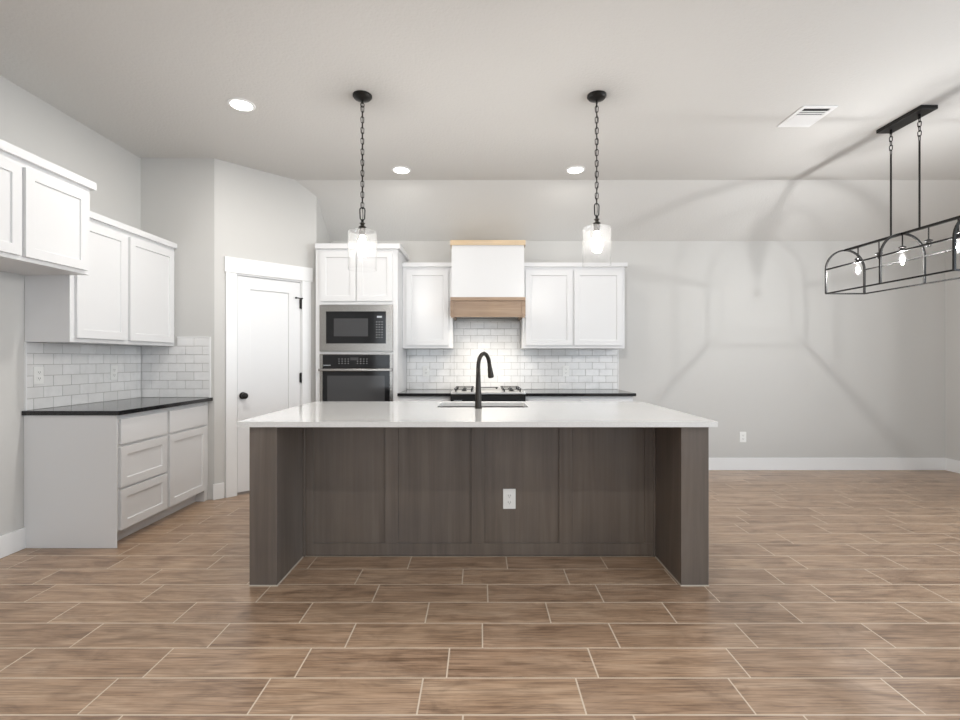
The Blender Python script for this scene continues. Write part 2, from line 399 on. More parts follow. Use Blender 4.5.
obj('drawer', slab(3.795, 4.30, 0.682, 0.852, XFL, 0.02, F_LEFT), M_CAB, t, bevel=0.002)
obj('door', shaker(3.795, 4.30, 0.106, 0.664, XFL, F_LEFT), M_CAB, t, bevel=0.001)
o = obj('countertop', box(XL+0.002, XFL+0.045, 3.222, YN-0.002, 0.884, 0.914), M_GRANITE, bevel=0.003)
tag(o, 'polished black stone countertop on the left base cabinets', 'countertop')

# tall oven cabinet, built of panels round the appliance bays
TX0, TX1, TY = -1.655, -0.828, 4.916
def fx(bm, x0, x1, z0, z1, w0=-(YF-0.002), w1=-TY): bx(bm, x0, x1, w0, w1, z0, z1, M=F_FAR)
t = thing('oven_cabinet', 'tall white cabinet housing the microwave and wall oven', 'cabinet', ((TX0+TX1)/2, 5.2, 0))
bm = NB()
fx(bm, TX0, TX0+0.018, 0.10, 2.365); fx(bm, TX1-0.018, TX1, 0.10, 2.365)
fx(bm, TX0+0.018, TX1-0.018, 1.805, 2.365); fx(bm, TX0+0.018, TX1-0.018, 0.10, 0.655)
fx(bm, TX0+0.018, TX1-0.018, 1.310, 1.330); fx(bm, TX0+0.018, TX0+0.045, 0.655, 1.310, -(TY+0.02)); fx(bm, TX1-0.047, TX1-0.018, 0.655, 1.310, -(TY+0.02))
fx(bm, TX0+0.018, TX0+0.045, 1.330, 1.805, -(TY+0.02)); fx(bm, TX1-0.047, TX1-0.018, 1.330, 1.805, -(TY+0.02))
fx(bm, TX0+0.018, TX1-0.018, 0.655, 1.805, -(YF-0.002), -(YF-0.014)); fx(bm, TX0, TX1, 0.001, 0.10, -(YF-0.002), -(TY+0.07))
obj('cabinet_body', bm, M_CAB, t)
bm = NB(); crown(bm, TX0, TX1, -(YF-0.002), -TY, 2.365, 2.415, F_FAR, False, True); obj('crown_moulding', bm, M_CAB, t)
obj('door', shaker(-1.605, -1.247, 1.838, 2.335, -TY, F_FAR), M_CAB, t, bevel=0.001)
obj('door', shaker(-1.237, -0.878, 1.838, 2.335, -TY, F_FAR), M_CAB, t, bevel=0.001)
obj('drawer', shaker(-1.605, -0.878, 0.36, 0.64, -TY, F_FAR), M_CAB, t); obj('drawer', shaker(-1.605, -0.878, 0.12, 0.35, -TY, F_FAR), M_CAB, t)

# microwave
AX0, AX1 = -1.610, -0.876
t = thing('microwave', 'built-in microwave with wide stainless trim frame above the wall oven', 'microwave', ((AX0+AX1)/2, 5.1, 1.332))
obj('microwave_body', slab(-1.56, -0.93, 1.335, 1.79, -5.35, 0.432, F_FAR), M_BGLASS, t)
f0 = -TY+0.001
bm = NB(); W0, W1 = f0, f0+0.018
bx(bm, AX0, AX1, W0, W1, 1.735, 1.800, M=F_FAR); bx(bm, AX0, AX1, W0, W1, 1.332, 1.412, M=F_FAR)
bx(bm, AX0, -1.545, W0, W1, 1.412, 1.735, M=F_FAR); bx(bm, -0.944, AX1, W0, W1, 1.412, 1.735, M=F_FAR)
obj('trim_frame', bm, M_STEEL, t, label='brushed steel trim frame')
md = obj('microwave_door', slab(-1.545, -1.075, 1.412, 1.735, f0, 0.012, F_FAR), M_BGLASS, t)
bm = slab(-1.468, -1.125, 1.485, 1.665, f0+0.012, 0.002, F_FAR); obj('door_window', bm, M_WINGL, md)
cp = obj('control_panel', slab(-1.073, -0.944, 1.412, 1.735, f0, 0.012, F_FAR), M_BGLASS, t)
obj('display', slab(-1.035, -0.985, 1.672, 1.69, f0+0.012, 0.001, F_FAR), M_DISPLAY, cp)
bm = NB()
for i in range(7):
    for j in range(3): bx(bm, -1.045+j*0.027, -1.045+j*0.027+0.014, f0+0.012, f0+0.0135, 1.47+i*0.026, 1.478+i*0.026, M=F_FAR)
obj('keypad', bm, mat('keypad_marks', (0.18, 0.18, 0.18), 0.5), cp)

# wall oven
t = thing('wall_oven', 'black glass and stainless wall oven below the microwave', 'oven', ((AX0+AX1)/2, 5.1, 0.66))
obj('oven_body', slab(AX0+0.03, AX1-0.03, 0.66, 1.30, -5.45, 0.53, F_FAR), M_BLACK, t)
bm = NB(); bx(bm, AX0, AX0+0.03, f0, f0+0.016, 0.66, 1.307, M=F_FAR); bx(bm, AX1-0.03, AX1, f0, f0+0.016, 0.66, 1.307, M=F_FAR)
bx(bm, AX0+0.03, AX1-0.03, f0, f0+0.016, 1.300, 1.307, M=F_FAR)
obj('side_trim', bm, M_STEEL, t, label='stainless side trims')
cp = obj('control_panel', slab(AX0+0.031, AX1-0.031, 1.180, 1.299, f0, 0.02, F_FAR), M_BGLASS, t)
bm = NB(); bx(bm, -1.30, -1.22, f0+0.02, f0+0.0215, 1.245, 1.272, M=F_FAR); obj('display', bm, M_WINGL, cp)
bm = NB()
M_KEY = mat('touch_key_marks', (0.25, 0.25, 0.25), 0.5)
for i0 in (0, 6):
    bm = NB()
    for i in range(i0, i0+4):
        for j in range(3): bx(bm, -1.42+i*0.031, -1.42+i*0.031+0.012, f0+0.02, f0+0.0212, 1.21+j*0.022, 1.216+j*0.022, M=F_FAR)
    obj('touch_keys', bm, M_KEY, cp)
bm = NB()
for i in range(8): bx(bm, -1.57+i*0.009, -1.564+i*0.009, f0+0.02, f0+0.0212, 1.190, 1.198, M=F_FAR)
obj('maker_lettering', bm, M_DISPLAY, cp)
od = obj('oven_door', slab(AX0+0.031, AX1-0.031, 0.67, 1.176, f0, 0.025, F_FAR), M_BGLASS, t)
obj('door_window', slab(-1.53, -0.955, 0.76, 1.09, f0+0.025, 0.002, F_FAR), M_WINGL, od)
bm = NB(); wy = -(f0+0.062)
bx(bm, AX0+0.0, AX1-0.0, f0+0.048, f0+0.066, 1.136, 1.160, M=F_FAR); bx(bm, AX0+0.045, AX0+0.07, f0+0.025, f0+0.05, 1.140, 1.156, M=F_FAR); bx(bm, AX1-0.07, AX1-0.045, f0+0.025, f0+0.05, 1.140, 1.156, M=F_FAR)
obj('handle', bm, M_STEEL, od, bevel=0.004, label='horizontal stainless bar handle')

# far uppers
HX0, HX1 = -0.292, 0.454
UY = 5.216
t = thing('wall_cabinet', 'white single-door wall cabinet between the tall oven cabinet and the range hood', 'cabinet', (-0.56, 5.35, 1.371))
obj('cabinet_body', slab(TX1+0.001, HX0-0.001, 1.371, 2.24, -(YF-0.002), YF-0.002-UY, F_FAR), M_CAB, t)
bm = NB(); crown(bm, TX1+0.001, HX0-0.001, -(YF-0.002), -UY, 2.24, 2.283, F_FAR, False, False); obj('crown_moulding', bm, M_CAB, t)
obj('door', shaker(-0.785, -0.335, 1.40, 2.205, -UY, F_FAR), M_CAB, t, bevel=0.001)
t = thing('wall_cabinet', 'white two-door wall cabinet to the right of the range hood', 'cabinet', (1.0, 5.35, 1.371))
obj('cabinet_body', slab(HX1+0.001, 1.545, 1.371, 2.24, -(YF-0.002), YF-0.002-UY, F_FAR), M_CAB, t)
bm = NB(); crown(bm, HX1+0.001, 1.545, -(YF-0.002), -UY, 2.24, 2.283, F_FAR, False, True); obj('crown_moulding', bm, M_CAB, t)
obj('door', shaker(0.485, 0.985, 1.40, 2.205, -UY, F_FAR), M_CAB, t, bevel=0.001)
obj('door', shaker(1.005, 1.515, 1.40, 2.205, -UY, F_FAR), M_CAB, t, bevel=0.001)

# range hood
HY = 5.03
t = thing('range_hood', 'white box range hood with tan wood band and raw pine top trim', 'range hood', ((HX0+HX1)/2, 5.28, 1.69))
obj('hood_body', box(HX0, HX1, HY, YF-0.002, 1.893, 2.43), M_CAB, t)
bm = NB(); bx(bm, HX0-0.014, HX1+0.014, HY-0.014, YF-0.002, 2.43, 2.48); obj('top_trim', bm, M_RAW, t, label='unpainted pale pine trim')
bm = NB(); bx(bm, HX0-0.014, HX1+0.014, HY-0.022, UY-0.03, 1.858, 1.892); bx(bm, HX0, HX1, UY-0.03, YF-0.002, 1.858, 1.892)
obj('wood_ledge', bm, M_HOODW, t)
bm = NB(); bx(bm, HX0+0.004, HX1-0.004, HY, HY+0.03, 1.69, 1.857); bx(bm, HX0+0.004, HX0+0.03, HY+0.03, YF-0.02, 1.69, 1.857); bx(bm, HX1-0.03, HX1-0.004, HY+0.03, YF-0.02, 1.69, 1.857)
obj('wood_apron', bm, M_HOODW, t)
for s, xx in ((-1, HX0), (1, HX1)):
    bm = NB(); a, b2 = (xx-0.014, xx+0.022) if s < 0 else (xx-0.022, xx+0.014)
    bx(bm, a, b2, HY-0.012, HY-0.0005, 1.70, 1.857); bx(bm, a+0.008 if s < 0 else a, b2 if s < 0 else b2-0.008, HY-0.010, HY-0.0005, 1.683, 1.70)
    obj('corner_bracket', bm, M_HOODW, t)
bm = box(HX0+0.03, HX1-0.03, HY+0.03, YF-0.02, 1.71, 1.735)
ins = obj('filter_insert', bm, M_STEEL, t)
bm = NB(); lathe(bm, 0.0, 0.0, [(0.03, 1.701), (0.03, 1.7098)], 20)
bmesh.ops.translate(bm, verts=bm.verts[:], vec=(-0.09, HY+0.09, 0)); obj('hood_lamp', bm, M_HLED, ins, label='small lit hood lamp')
bm = NB(); lathe(bm, 0.20, HY+0.09, [(0.03, 1.701), (0.03, 1.7098)], 20); obj('hood_lamp', bm, M_HLED, ins)
for hx in (-0.09, 0.20):
    l = bpy.data.lights.new('hood_light', 'AREA'); l.shape = 'DISK'; l.size = 0.05; l.energy = HOOD_W; l.color = (1, 0.92, 0.8); l.spread = PI*0.72
    o = bpy.data.objects.new('hood_light', l); COL.objects.link(o); o.parent = t; o.location = Vector((hx, HY+0.09, 1.697)) - t.location

# far base cabinets
def base_far(label, x0, x1, doors, panel_right=False):
    t = thing('base_cabinet', label, 'cabinet', ((x0+x1)/2, 5.2, 0))
    bm = NB(); bx(bm, x0, x1, -(YF-0.002), -TY, 0.10, 0.882, M=F_FAR); bx(bm, x0, x1, -(YF-0.002), -(TY+0.075), 0.001, 0.10, M=F_FAR)
    if panel_right: bx(bm, x1-0.018, x1, -(TY+0.075), -TY, 0.001, 0.0998, M=F_FAR)
    obj('cabinet_body', bm, M_CAB, t)
    w = (x1-x0-0.02*(doors+1))/doors
    for i in range(doors):
        a = x0+0.02+i*(w+0.02)
        obj('drawer', slab(a, a+w, 0.70, 0.85, -TY, 0.02, F_FAR), M_CAB, t); obj('door', shaker(a, a+w, 0.115, 0.68, -TY, F_FAR), M_CAB, t)
RX0, RX1 = -0.296, 0.456
base_far('white base cabinet between the oven cabinet and the range', TX1+0.001, RX0-0.002, 1)
base_far('white base cabinet to the right of the range, under the black counter', RX1+0.002, 1.54, 2, True)
o = obj('countertop', box(TX1+0.001, RX0-0.001, 4.878, YF-0.002, 0.884, 0.914), M_GRANITE, bevel=0.003)
tag(o, 'short black stone countertop left of the range', 'countertop')
o = obj('countertop', box(RX1+0.001, 1.562, 4.878, YF-0.002, 0.884, 0.914), M_GRANITE, bevel=0.003)
tag(o, 'black stone countertop right of the range', 'countertop')

# slide-in range
t = thing('kitchen_range', 'stainless slide-in gas range with black grates below the hood', 'stove', ((RX0+RX1)/2, 5.2, 0))
rx0, rx1 = RX0+0.003, RX1-0.003
obj('range_body', box(rx0, rx1, 4.90, YF-0.03, 0.03, 0.905), M_STEEL, t)
bm = NB(); bx(bm, rx0, rx1, 4.87, YF-0.03, 0.905, 0.925); obj('cooktop', bm, mat('cooktop_steel_lit', (0.72, 0.71, 0.69), 0.3, 1.0), t, bevel=0.003)  # lighter than the body steel: hood lamp reflection painted into the colour
bm = NB(); extr(bm, [(4.8995, 0.79), (4.845, 0.80), (4.855, 0.885), (4.8695, 0.905), (4.8995, 0.905)], 0, rx0, rx1)
cp = obj('control_panel', bm, mat('black_range_panel', (0.008, 0.008, 0.008), 0.25, spec=0.15), t)
bm = NB()
for k in range(7): bx(bm, -0.26+k*0.012, -0.252+k*0.012, 4.8465, 4.8510, 0.842, 0.848)
obj('maker_lettering', bm, M_DISPLAY, cp)
dr = obj('oven_door', box(rx0+0.005, rx1-0.005, 4.868, 4.8995, 0.20, 0.785), M_STEEL, t)
bm = NB(); tube(bm, [(rx0+0.06, 4.868, 0.74), (rx0+0.06, 4.825, 0.74), (rx1-0.06, 4.825, 0.74), (rx1-0.06, 4.868, 0.74)], 0.010, 10); obj('handle', bm, M_STEEL, dr)
obj('storage_drawer', box(rx0+0.005, rx1-0.005, 4.872, 4.8995, 0.04, 0.195), M_STEEL, t)
def grate(x0, x1):
    bm = NB(); z0, z1 = 0.948, 0.955; y0, y1 = 4.93, 5.44; w = 0.008
    for y in (y0, (y0+y1)/2-w/2, y1-w): bx(bm, x0, x1, y, y+w, z0, z1)
    for x in (x0, (x0+x1)/2-w/2, x1-w): bx(bm, x, x+w, y0, y1, z0, z1)
    for x in (x0+0.01, x1-0.025):
        for y in (y0, (y0+y1)/2-w/2, y1-0.016): bx(bm, x, x+0.015, y, y+0.015, 0.925, z0)
    obj('grate', bm, M_IRON, t)
grate(rx0+0.03, rx0+0.225); grate(rx1-0.225, rx1-0.03)
for bx_, by_ in ((rx0+0.128, 5.06), (rx0+0.128, 5.31), (rx1-0.128, 5.06), (rx1-0.128, 5.31)):
    bm = NB(); lathe(bm, bx_, by_, [(0.032, 0.9252), (0.032, 0.929), (0.022, 0.931), (0.020, 0.937)], 20); obj('burner', bm, M_IRON, t)
bm = NB(); bx(bm, rx0+0.25, rx1-0.25, 5.40, 5.44, 0.938, 0.946); 
for x in (rx0+0.26, rx1-0.28): bx(bm, x, x+0.02, 5.41, 5.43, 0.9252, 0.938)
obj('centre_grate_bar', bm, M_IRON, t)

# ------------------------------------------------------------------ backsplashes: real subway tiles
def splash(name, label, F, w, u0, u1, rows, zbase=0.914, phase=0.0, trims=(), holes=(), regions=None):
    TH, TW, G = 0.0762, 0.153, 0.003
    t = thing(name, label, 'backsplash', F @ Vector(((u0+u1)/2, w, zbase)))
    regions = regions or [(u0, u1, zbase, zbase+rows*TH)]
    bm = NB()
    for (a, b_, c_, d_) in regions: bx(bm, a, b_, w, w+0.005, c_, d_, M=F)
    obj('grout', bm, M_GROUT_W, t)
    bm = NB(); ti = bm.faces.layers.float.new('tint')
    nr = int(round((max(r[3] for r in regions)-zbase)/TH+0.49))
    for r in range(nr):
        z0 = zbase+r*TH+G/2; z1 = z0+TH-G
        off = u0+phase+(TW/2 if r % 2 else 0)-TW
        while off < u1:
            for (a, b_, c_, d_) in regions:
                x0, x1 = max(off+G/2, a+0.001), min(off+TW-G/2, b_-0.001)
                zz0, zz1 = max(z0, c_), min(z1, d_-0.001)
                if x1-x0 > 0.006 and zz1-zz0 > 0.006:
                    tv = random.random()**2*0.8
                    for f in bx(bm, x0, x1, w+0.005, w+0.009+random.uniform(0, .0006), zz0, zz1, M=F): f[ti] = tv
            off += TW
    obj('tiles', bm, M_SUB, t, bevel=0.0012)
    for (a, b_, c_, d_) in trims:
        bm = NB(); bx(bm, a, b_, w, w+0.011, c_, d_, M=F); obj('edge_trim', bm, M_TRIM, t)
    return t
splash('backsplash', 'white subway tile on the left wall under the wall cabinet', F_LEFT, XL+0.001, 3.252, YN-0.012, 6, phase=0.05, trims=[(3.242, 3.252, 0.914, 1.370)], regions=[(3.252, YN-0.012, 0.914, 1.370)])
splash('backsplash', 'white subway tile on the short wall at the end of the left counter', F_FAR, -(YN-0.001), XL+0.001, -2.415, 7, phase=0.02,
       trims=[(-2.415, -2.402, 0.914, 1.456), (XL+0.33, -2.415, 1.4475, 1.456)], regions=[(XL+0.010, -2.415, 0.914, 1.3705), (XL+0.33, -2.415, 1.3705, 1.4475)])
splash('backsplash', 'white subway tile on the far wall behind the range', F_FAR, -(YF-0.001), TX1+0.002, 1.555, 6, phase=0.03,
       trims=[(1.555, 1.566, 0.914, 1.370)],
       regions=[(TX1+0.002, HX0+0.0, 0.914, 1.370), (HX0+0.0, HX1-0.0, 0.914, 1.69), (HX1-0.0, 1.555, 0.914, 1.370)])

# ------------------------------------------------------------------ outlets
def outlet(M, label, s=1.0):
    t = thing('wall_outlet', label, 'outlet', M.translation)
    bm = NB(); bx(bm, -0.037*s, 0.037*s, 0.0, 0.005, -0.059*s, 0.059*s, M=M); p = obj('cover_plate', bm, M_PLAST, t, bevel=0.0015)
    for dz in (-0.021, 0.021):
        bm = NB(); bx(bm, -0.017, 0.017, 0.005, 0.0072, dz-0.0145, dz+0.0145, M=M); r = obj('receptacle', bm, M_PLAST, t, bevel=0.001)
        bm = NB(); bx(bm, -0.008, -0.0055, 0.0072, 0.0078, dz-0.003, dz+0.006, M=M); bx(bm, 0.0055, 0.008, 0.0072, 0.0078, dz-0.003, dz+0.006, M=M); bx(bm, -0.002, 0.002, 0.0072, 0.0078, dz-0.011, dz-0.007, M=M)
        obj('slots', bm, M_SLOT, r)
def onF(F, u, w, z): return Matrix.Translation(F @ Vector((u, w, z))) @ F
outlet(onF(F_FAR, 2.976, -YF+0.0005, 0.374), 'white wall outlet low on the far grey wall, right of the island')
outlet(onF(F_FAR, -0.61, -YF+0.0115, 1.12), 'white outlet on the tile left of the range')
outlet(onF(F_FAR, 0.97, -YF+0.0115, 1.12), 'white outlet on the tile right of the range')
outlet(onF(F_LEFT, 3.335, XL+0.0115, 1.145), 'white outlet at the near end of the left wall tile')
outlet(onF(F_LEFT, 4.02, XL+0.0115, 1.145), 'white outlet at the far end of the left wall tile, near the corner')

# ------------------------------------------------------------------ island
IC = -0.005
IX0, IX1 = IC-1.272, IC+1.272
LGW = 0.153; IYF, IYP, IYB = 2.702, 3.108, 3.905
t = thing('kitchen_island', 'grey-brown stained wood kitchen island with panelled front', 'island', (IC, 3.3, 0))
for a, b_ in ((IX0, IX0+LGW), (IX1-LGW, IX1)):
    obj('end_leg', box(a, b_, IYF, IYB, 0.001, 0.883), M_ISL, t, bevel=0.002)
ix0, ix1 = IX0+LGW, IX1-LGW
bm = NB(); bx(bm, ix0, ix1, IYP+0.008, IYP+0.03, 0.001, 0.883); obj('back_panel', bm, M_ISL, t)
bm = NB()
bx(bm, ix0+0.012, ix1-0.012, IYP-0.004, IYP+0.0079, 0.001, 0.084)
bw = 0.083
obj('bottom_rail', bm, M_ISL, t, bevel=0.001)
for cx, w in ((ix0+0.012+0.026, 0.052), (-0.562, bw), (-0.013, bw), (0.545, bw), (ix1-0.012-0.026, 0.052)):
    obj('batten', box(cx-w/2, cx+w/2, IYP-0.004, IYP+0.0079, 0.0845, 0.883), M_ISL, t, bevel=0.001)
for a in (ix0, ix1-0.012):
    obj('corner_trim', box(a, a+0.012, IYP-0.012, IYP+0.0079, 0.001, 0.883), M_ISL, t, bevel=0.003)
bm = NB(); bx(bm, ix0, ix1, IYB-0.03, IYB-0.01, 0.10, 0.883); bx(bm, ix0, ix1, IYP+0.03, IYB-0.03, 0.10, 0.118); bx(bm, ix0, ix1, IYB-0.10, IYB-0.085, 0.001, 0.0995)
obj('cabinet_body', bm, M_ISL, t)
for i in range(5):
    w = (ix1-ix0-0.12)/5; a = -(ix1-0.02)+i*(w+0.02)
    obj('door', shaker(a, a+w, 0.12, 0.86, IYB-0.0099, F_RIGHTBACK), M_ISL, t)
outlet(onF(F_FAR, 0.187, -(IYP+0.0078), 0.365), 'white outlet on the dark wood panel of the island', 1.08)

M_CAULK = mat('pale_caulk', (0.5, 0.45, 0.38), 0.8)
bm = NB(); c_ = 0.004
for a0, a1, q in ((IX0, IX0+LGW, IX0+LGW), (IX1-LGW, IX1, IX1-LGW-c_)):
    bx(bm, a0, a1, IYF-c_, IYF, 0.0003, 0.006); bx(bm, q, q+c_, IYF-c_, IYP-0.012, 0.0003, 0.006)
bx(bm, ix0+0.012, ix1-0.012, IYP-c_, IYP, 0.0003, 0.006)
obj('caulk_line', bm, M_CAULK, t)
SX0, SX1, SY0, SY1 = -0.305, 0.345, 3.455, 3.85
def ringslab(x0, x1, y0, y1, hx0, hx1, hy0, hy1, z0, z1):
    bm = NB()
    def rr(x0, x1, y0, y1, r, z, n=5):
        o = []
        for cx, cy, a0 in ((x0+r, y0+r, PI), (x1-r, y0+r, 1.5*PI), (x1-r, y1-r, 0), (x0+r, y1-r, 0.5*PI)):
            for k in range(n+1):
                a = a0+0.5*PI*k/n; o.append(bm.verts.new((cx+r*math.cos(a), cy+r*math.sin(a), z)))
        return o
    A = rr(x0, x1, y0, y1, 0.004, z1); B = rr(hx0, hx1, hy0, hy1, 0.03, z1); A2 = rr(x0, x1, y0, y1, 0.004, z0); B2 = rr(hx0, hx1, hy0, hy1, 0.03, z0)
    n = len(A)
    for P, Q in ((A, B), (B, B2), (B2, A2), (A2, A)):
        for i in range(n): bm.faces.new((P[i], P[(i+1) % n], Q[(i+1) % n], Q[i]))
    return bm
bm = ringslab(IC-1.325, IC+1.308, 2.67, 3.948, SX0, SX1, SY0, SY1, 0.884, 0.914)
o = obj('island_countertop', bm, M_QUARTZ); tag(o, 'long white quartz countertop on the dark wood island', 'countertop')
bm = NB(); e = 0.008
def basin(bm, x0, x1, y0, y1, z0, z1, th):
    bx(bm, x0, x1, y0, y1, z0, z0+th)
    bx(bm, x0, x0+th, y0, y1, z0+th, z1); bx(bm, x1-th, x1, y0, y1, z0+th, z1); bx(bm, x0+th, x1-th, y0, y0+th, z0+th, z1); bx(bm, x0+th, x1-th, y1-th, y1, z0+th, z1)
basin(bm, SX0-0.012, SX1+0.012, SY0-0.012, SY1+0.012, 0.66, 0.883, 0.008)
t = thing('sink', 'stainless undermount sink in the white island top', 'sink', (0.02, 3.65, 0.66))
obj('basin', bm, M_STEEL, t)
bm = NB(); lathe(bm, 0.02, 3.70, [(0.05, 0.6685), (0.05, 0.671), (0.035, 0.6705), (0.03, 0.6690)], 24); obj('drain', bm, M_CHROME, t, label='round chrome drain')

# faucet
fx0, fy0 = -0.012, 3.39
t = thing('faucet', 'tall dark bronze gooseneck faucet standing on the island countertop', 'faucet', (fx0, fy0, 0.9142))
d = Vector((0.43, 0.90, 0)).normalized(); B0 = Vector((fx0, fy0, 0.9145))
bm = NB(); lathe(bm, fx0, fy0, [(0.026, 0.9145), (0.026, 0.922), (0.0235, 0.93), (0.022, 1.00), (0.0185, 1.06), (0.0165, 1.12), (0.0147, 1.20)], 24)
obj('faucet_body', bm, M_BRONZE, t, smooth=True)
R_ = 0.093; pts = []
for k in range(0, 17):
    a = PI - (PI*0.93)*k/16
    pts.append(B0 + d*(R_+R_*math.cos(a)) + Vector((0, 0, 0.288+R_*math.sin(a))))
pts = [B0+Vector((0, 0, 0.28))] + pts
bm = NB(); tube(bm, pts, 0.0145, 16); obj('gooseneck_spout', bm, M_BRONZE, t, smooth=True)
tip = pts[-1]; dr_ = (pts[-1]-pts[-2]).normalized()
bm = NB(); tube(bm, [tip, tip+dr_*0.03, tip+dr_*0.035, tip+dr_*0.095, tip+dr_*0.105], [0.0148, 0.0155, 0.017, 0.0225, 0.021], 20); obj('spray_head', bm, M_BRONZE, t, smooth=False)
bm = NB(); hb = B0+Vector((0, 0, 0.075)); tube(bm, [hb, hb+Vector((0.004, 0.04, 0.0)), hb+Vector((0.006, 0.052, 0.02)), hb+Vector((0.008, 0.085, 0.06))], [0.010, 0.010, 0.007, 0.006], 12)
obj('lever_handle', bm, M_BRONZE, t, smooth=True)

# ------------------------------------------------------------------ ceiling fixtures
def link_pts(c, h, w, rot):
    o = []; n = 12
    for k in range(n):
        a = 2*PI*k/n; u = w/2*math.cos(a); z = (h/2-w/2)*(1 if math.sin(a) >= 0 else -1)+w/2*math.sin(a)
        o.append((c[0]+u*math.cos(rot), c[1]+u*math.sin(rot), c[2]+z))
    return o
def chain(x, y, z0, z1, h, w, r, rot0=0.4):
    bm = NB(); n = max(1, round((z1-z0)/(h-2.4*r))); st = (z1-z0)/n
    for i in range(n): tube(bm, link_pts((x, y, z0+st*(i+0.5)), st+2.4*r, w, rot0+(PI/2 if i % 2 else 0)), r, 6, closed=True)
    return bm
def pendant(x, y, dz, label, rot0):
    t = thing('pendant_lamp', label, 'pendant lamp', (x, y, 1.865+dz), group='pendants over the island')
    bm = NB(); lathe(bm, x, y, [(0.008, 3.012), (0.03, 3.018), (0.055, 3.028), (0.065, 3.040), (0.065, 3.0498)], 32); obj('canopy', bm, M_BLACK, t)
    bm = NB(); tube(bm, [(x, y, 3.012), (x, y, 2.995)], 0.007, 10); tube(bm, link_pts((x, y, 2.985), 0.03, 0.024, rot0), 0.003, 6, closed=True); obj('hanging_loop', bm, M_BLACK, t)
    ch = chain(x, y, 2.283+dz, 2.975, 0.044, 0.021, 0.0029, rot0); obj('chain', ch, M_BRONZE, t)
    bm = NB(); tube(bm, [(x+0.004*math.sin(k*1.3), y+0.004*math.cos(k*1.7), 2.20+dz+(3.01-2.20-dz)*k/24) for k in range(25)], 0.0022, 6); obj('cord', bm, M_BLACK, t)
    bm = NB(); tube(bm, link_pts((x, y, 2.245+dz), 0.085, 0.034, 0.2), 0.0042, 8, closed=True)
    tube(bm, [(x, y, 2.165+dz), (x, y, 2.205+dz)], 0.009, 12); obj('loop_holder', bm, M_BLACK, t)
    bm = NB(); lathe(bm, x, y, [(0.008, 2.188+dz), (0.02, 2.180+dz), (0.013, 2.172+dz), (0.013, 2.163+dz), (0.026, 2.155+dz), (0.028, 2.142+dz), (0.022, 2.1325+dz), (0.022, 2.128+dz), (0.019, 2.095+dz)], 24); obj('socket', bm, M_BRONZE, t)
    gr = 0.0965
    bm = NB(); z1, z0 = 2.127+dz, 1.865+dz; th = 0.003
    lathe(bm, x, y, [(0.024, z1), (gr-0.012, z1), (gr-0.003, z1-0.004), (gr, z1-0.014), (gr, z0), (gr-th, z0), (gr-th, z1-0.016), (gr-0.013, z1-th), (0.024, z1-th)], 48, False, False)
    obj('glass_shade', bm, M_GLASS, t, label='clear glass cylinder shade, open at the bottom')
    bm = NB(); lathe(bm, x, y, [(0.013, 2.094+dz), (0.014, 2.08+dz), (0.024, 2.06+dz), (0.030, 2.035+dz), (0.028, 2.012+dz), (0.017, 1.996+dz), (0.004, 1.990+dz)], 20)
    obj('bulb', bm, M_BULB_P, t, smooth=True, label='lit bulb')
pendant(-0.80, 3.32, 0.0, 'left glass cylinder pendant lamp on a black chain over the island', 0.5)
pendant(0.794, 3.32, 0.027, 'right glass cylinder pendant lamp on a black chain over the island', 1.2)

def downlight(x, y, label, w=CAN_W):
    t = thing('ceiling_downlight', label, 'ceiling light', (x, y, 3.038), group='recessed ceiling lights')
    bm = NB(); lathe(bm, x, y, [(0.070, 3.0435), (0.074, 3.0405), (0.088, 3.0435), (0.092, 3.0498), (0.070, 3.0498)], 40, False, False); obj('trim_ring', bm, M_TRIM, t)
    bm = NB(); lathe(bm, x, y, [(0.040, 3.0375), (0.062, 3.0395), (0.070, 3.0435), (0.070, 3.0497)], 40); obj('lens', bm, M_LED, t, label='glowing round lens')
    l = bpy.data.lights.new('downlight_beam', 'AREA'); l.shape = 'DISK'; l.size = 0.12; l.energy = w; l.color = (1, 0.97, 0.92)
    o = bpy.data.objects.new('downlight_beam', l); COL.objects.link(o); o.parent = t; o.location = (0, 0, -0.003)
downlight(-1.68, 3.437, 'nearest of the round ceiling lights in view, above the left floor area', 21.0)
downlight(-0.745, 4.625, 'round ceiling light near the far wall, right of the left pendant chain')
downlight(0.903, 4.62, 'round ceiling light near the far wall, left of the right pendant chain')
for x, y, l in ((-0.9, 0.64, 'round ceiling light behind the frame, left of the camera'), (1.0, 0.64, 'round ceiling light behind the frame, right of the camera'),
                (-0.9, -1.79, 'rear left round ceiling light by the windows'), (1.0, -1.79, 'rear right round ceiling light by the windows')):
    downlight(x, y, l, REAR_CAN_W)

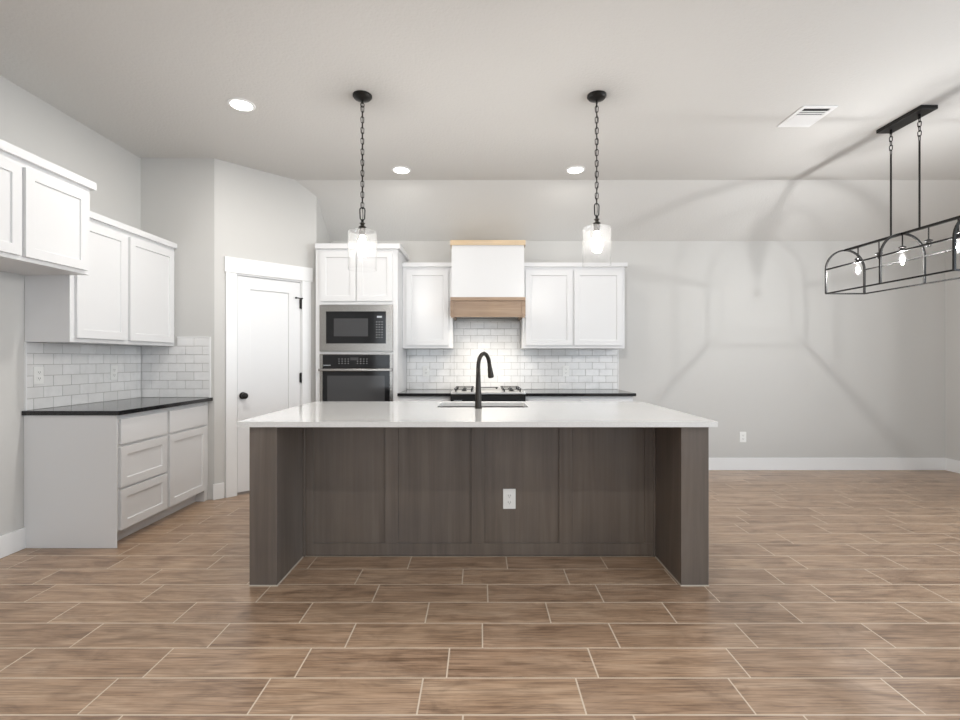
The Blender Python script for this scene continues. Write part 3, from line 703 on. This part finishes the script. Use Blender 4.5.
# ceiling vent
t = thing('ceiling_vent', 'white louvred air vent in the ceiling', 'vent', (2.41, 3.605, 3.04))
vx0, vx1, vy0, vy1 = 2.285, 2.535, 3.451, 3.76
bm = NB(); b_ = 0.03
bx(bm, vx0, vx1, vy0, vy0+b_, 3.042, 3.0498); bx(bm, vx0, vx1, vy1-b_, vy1, 3.042, 3.0498); bx(bm, vx0, vx0+b_, vy0+b_, vy1-b_, 3.042, 3.0498); bx(bm, vx1-b_, vx1, vy0+b_, vy1-b_, 3.042, 3.0498)
obj('vent_frame', bm, M_TRIM, t, bevel=0.002)
obj('vent_backing', box(vx0+b_, vx1-b_, vy0+b_, vy1-b_, 3.0488, 3.0498), M_SLOT, t)
nv = 9; st = (vy1-vy0-2*b_)/nv
for i in range(nv):
    y = vy0+b_+st*(i+0.5)
    tilt = 0.9 if i < 4 else -0.7
    if i == 0: continue
    bm = NB(); bx(bm, vx0+b_, vx1-b_, -0.0145, 0.0145, -0.0006, 0.0006, M=Matrix.Translation((0, y, 3.0425)) @ Matrix.Rotation(tilt*0.22, 4, 'X')); obj('louvre', bm, M_TRIM, t)

# linear chandelier
CX, CY = 3.168, 3.66
t = thing('linear_chandelier', 'long black open-frame arched chandelier hanging at the right edge', 'chandelier', (CX, CY, 1.83))
chand = t
obj('canopy', box(CX-0.062, CX+0.060, 3.44, 3.825, 3.022, 3.0498), M_BLACK, t, bevel=0.003)
ZB, ZS, HWD = 1.822, 2.028, 0.168; ZT = ZS+HWD
YA, YZ = 3.10, 4.22
def bar(bm, p, q, w=0.006): tube(bm, [p, q], w*1.414, 4, phase=PI/4)
for yy in (YA, CY, YZ):
    pts = [(CX-HWD, yy, ZB), (CX-HWD, yy, ZS)]+[(CX-HWD*math.cos(PI*k/20), yy, ZS+HWD*math.sin(PI*k/20)) for k in range(1, 20)]+[(CX+HWD, yy, ZS), (CX+HWD, yy, ZB)]
    bm = NB(); tube(bm, pts, 0.0095, 4, phase=PI/4); bar(bm, (CX-HWD, yy, ZB), (CX+HWD, yy, ZB)) if yy != CY else None
    obj('arch_frame', bm, M_BLACK, t)
for sx in (-1, 1):
    for z, nm in ((ZB, 'bottom_rail'), (ZS, 'side_rail')):
        bm = NB(); bar(bm, (CX+sx*HWD, YA, z), (CX+sx*HWD, YZ, z), 0.0055); obj(nm, bm, M_BLACK, t)
bm = NB(); bar(bm, (CX, YA, ZT), (CX, YZ, ZT), 0.009); obj('top_rail', bm, M_BLACK, t)
for yy in (3.52, 3.76):
    bm = NB(); tube(bm, [(CX, yy, ZT), (CX, yy, 2.83)], 0.0062, 10); obj('hanging_rod', bm, M_BLACK, t)
    obj('chain', chain(CX, yy, 2.832, 3.003, 0.04, 0.021, 0.003), M_BLACK, t)
    bm = NB(); tube(bm, [(CX, yy, 2.99), (CX, yy, 3.022)], 0.0085, 10); obj('hanging_loop', bm, M_BLACK, t)
for i, yy in enumerate((3.24, 3.45, 3.66, 3.87, 4.08)):
    bm = NB(); tube(bm, [(CX, yy, 2.10), (CX, yy, ZT)], 0.0045, 8); st_ = obj('stem', bm, M_BLACK, t)
    bm = NB(); lathe(bm, CX, yy, [(0.012, 2.052), (0.015, 2.06), (0.015, 2.085), (0.024, 2.09), (0.024, 2.096), (0.008, 2.105)], 20); obj('socket', bm, M_BLACK, t)
    if i % 2 == 0:
        bm = NB(); lathe(bm, CX, yy, [(0.010, 2.051), (0.013, 2.035), (0.020, 2.01), (0.019, 1.99), (0.010, 1.965), (0.003, 1.957)], 16)
        bu = obj('bulb', bm, M_GLASS, t, smooth=True, label='clear lit bulb')
        bm = NB(); lathe(bm, CX, yy, [(0.003, 2.013), (0.0085, 2.008), (0.0085, 1.994), (0.003, 1.989)], 12)
        obj('filament', bm, M_BULB_C, bu, smooth=True, label='glowing filament')

# the fixture hangs very slightly turned
chand.rotation_euler = (0, 0, math.radians(1.0))
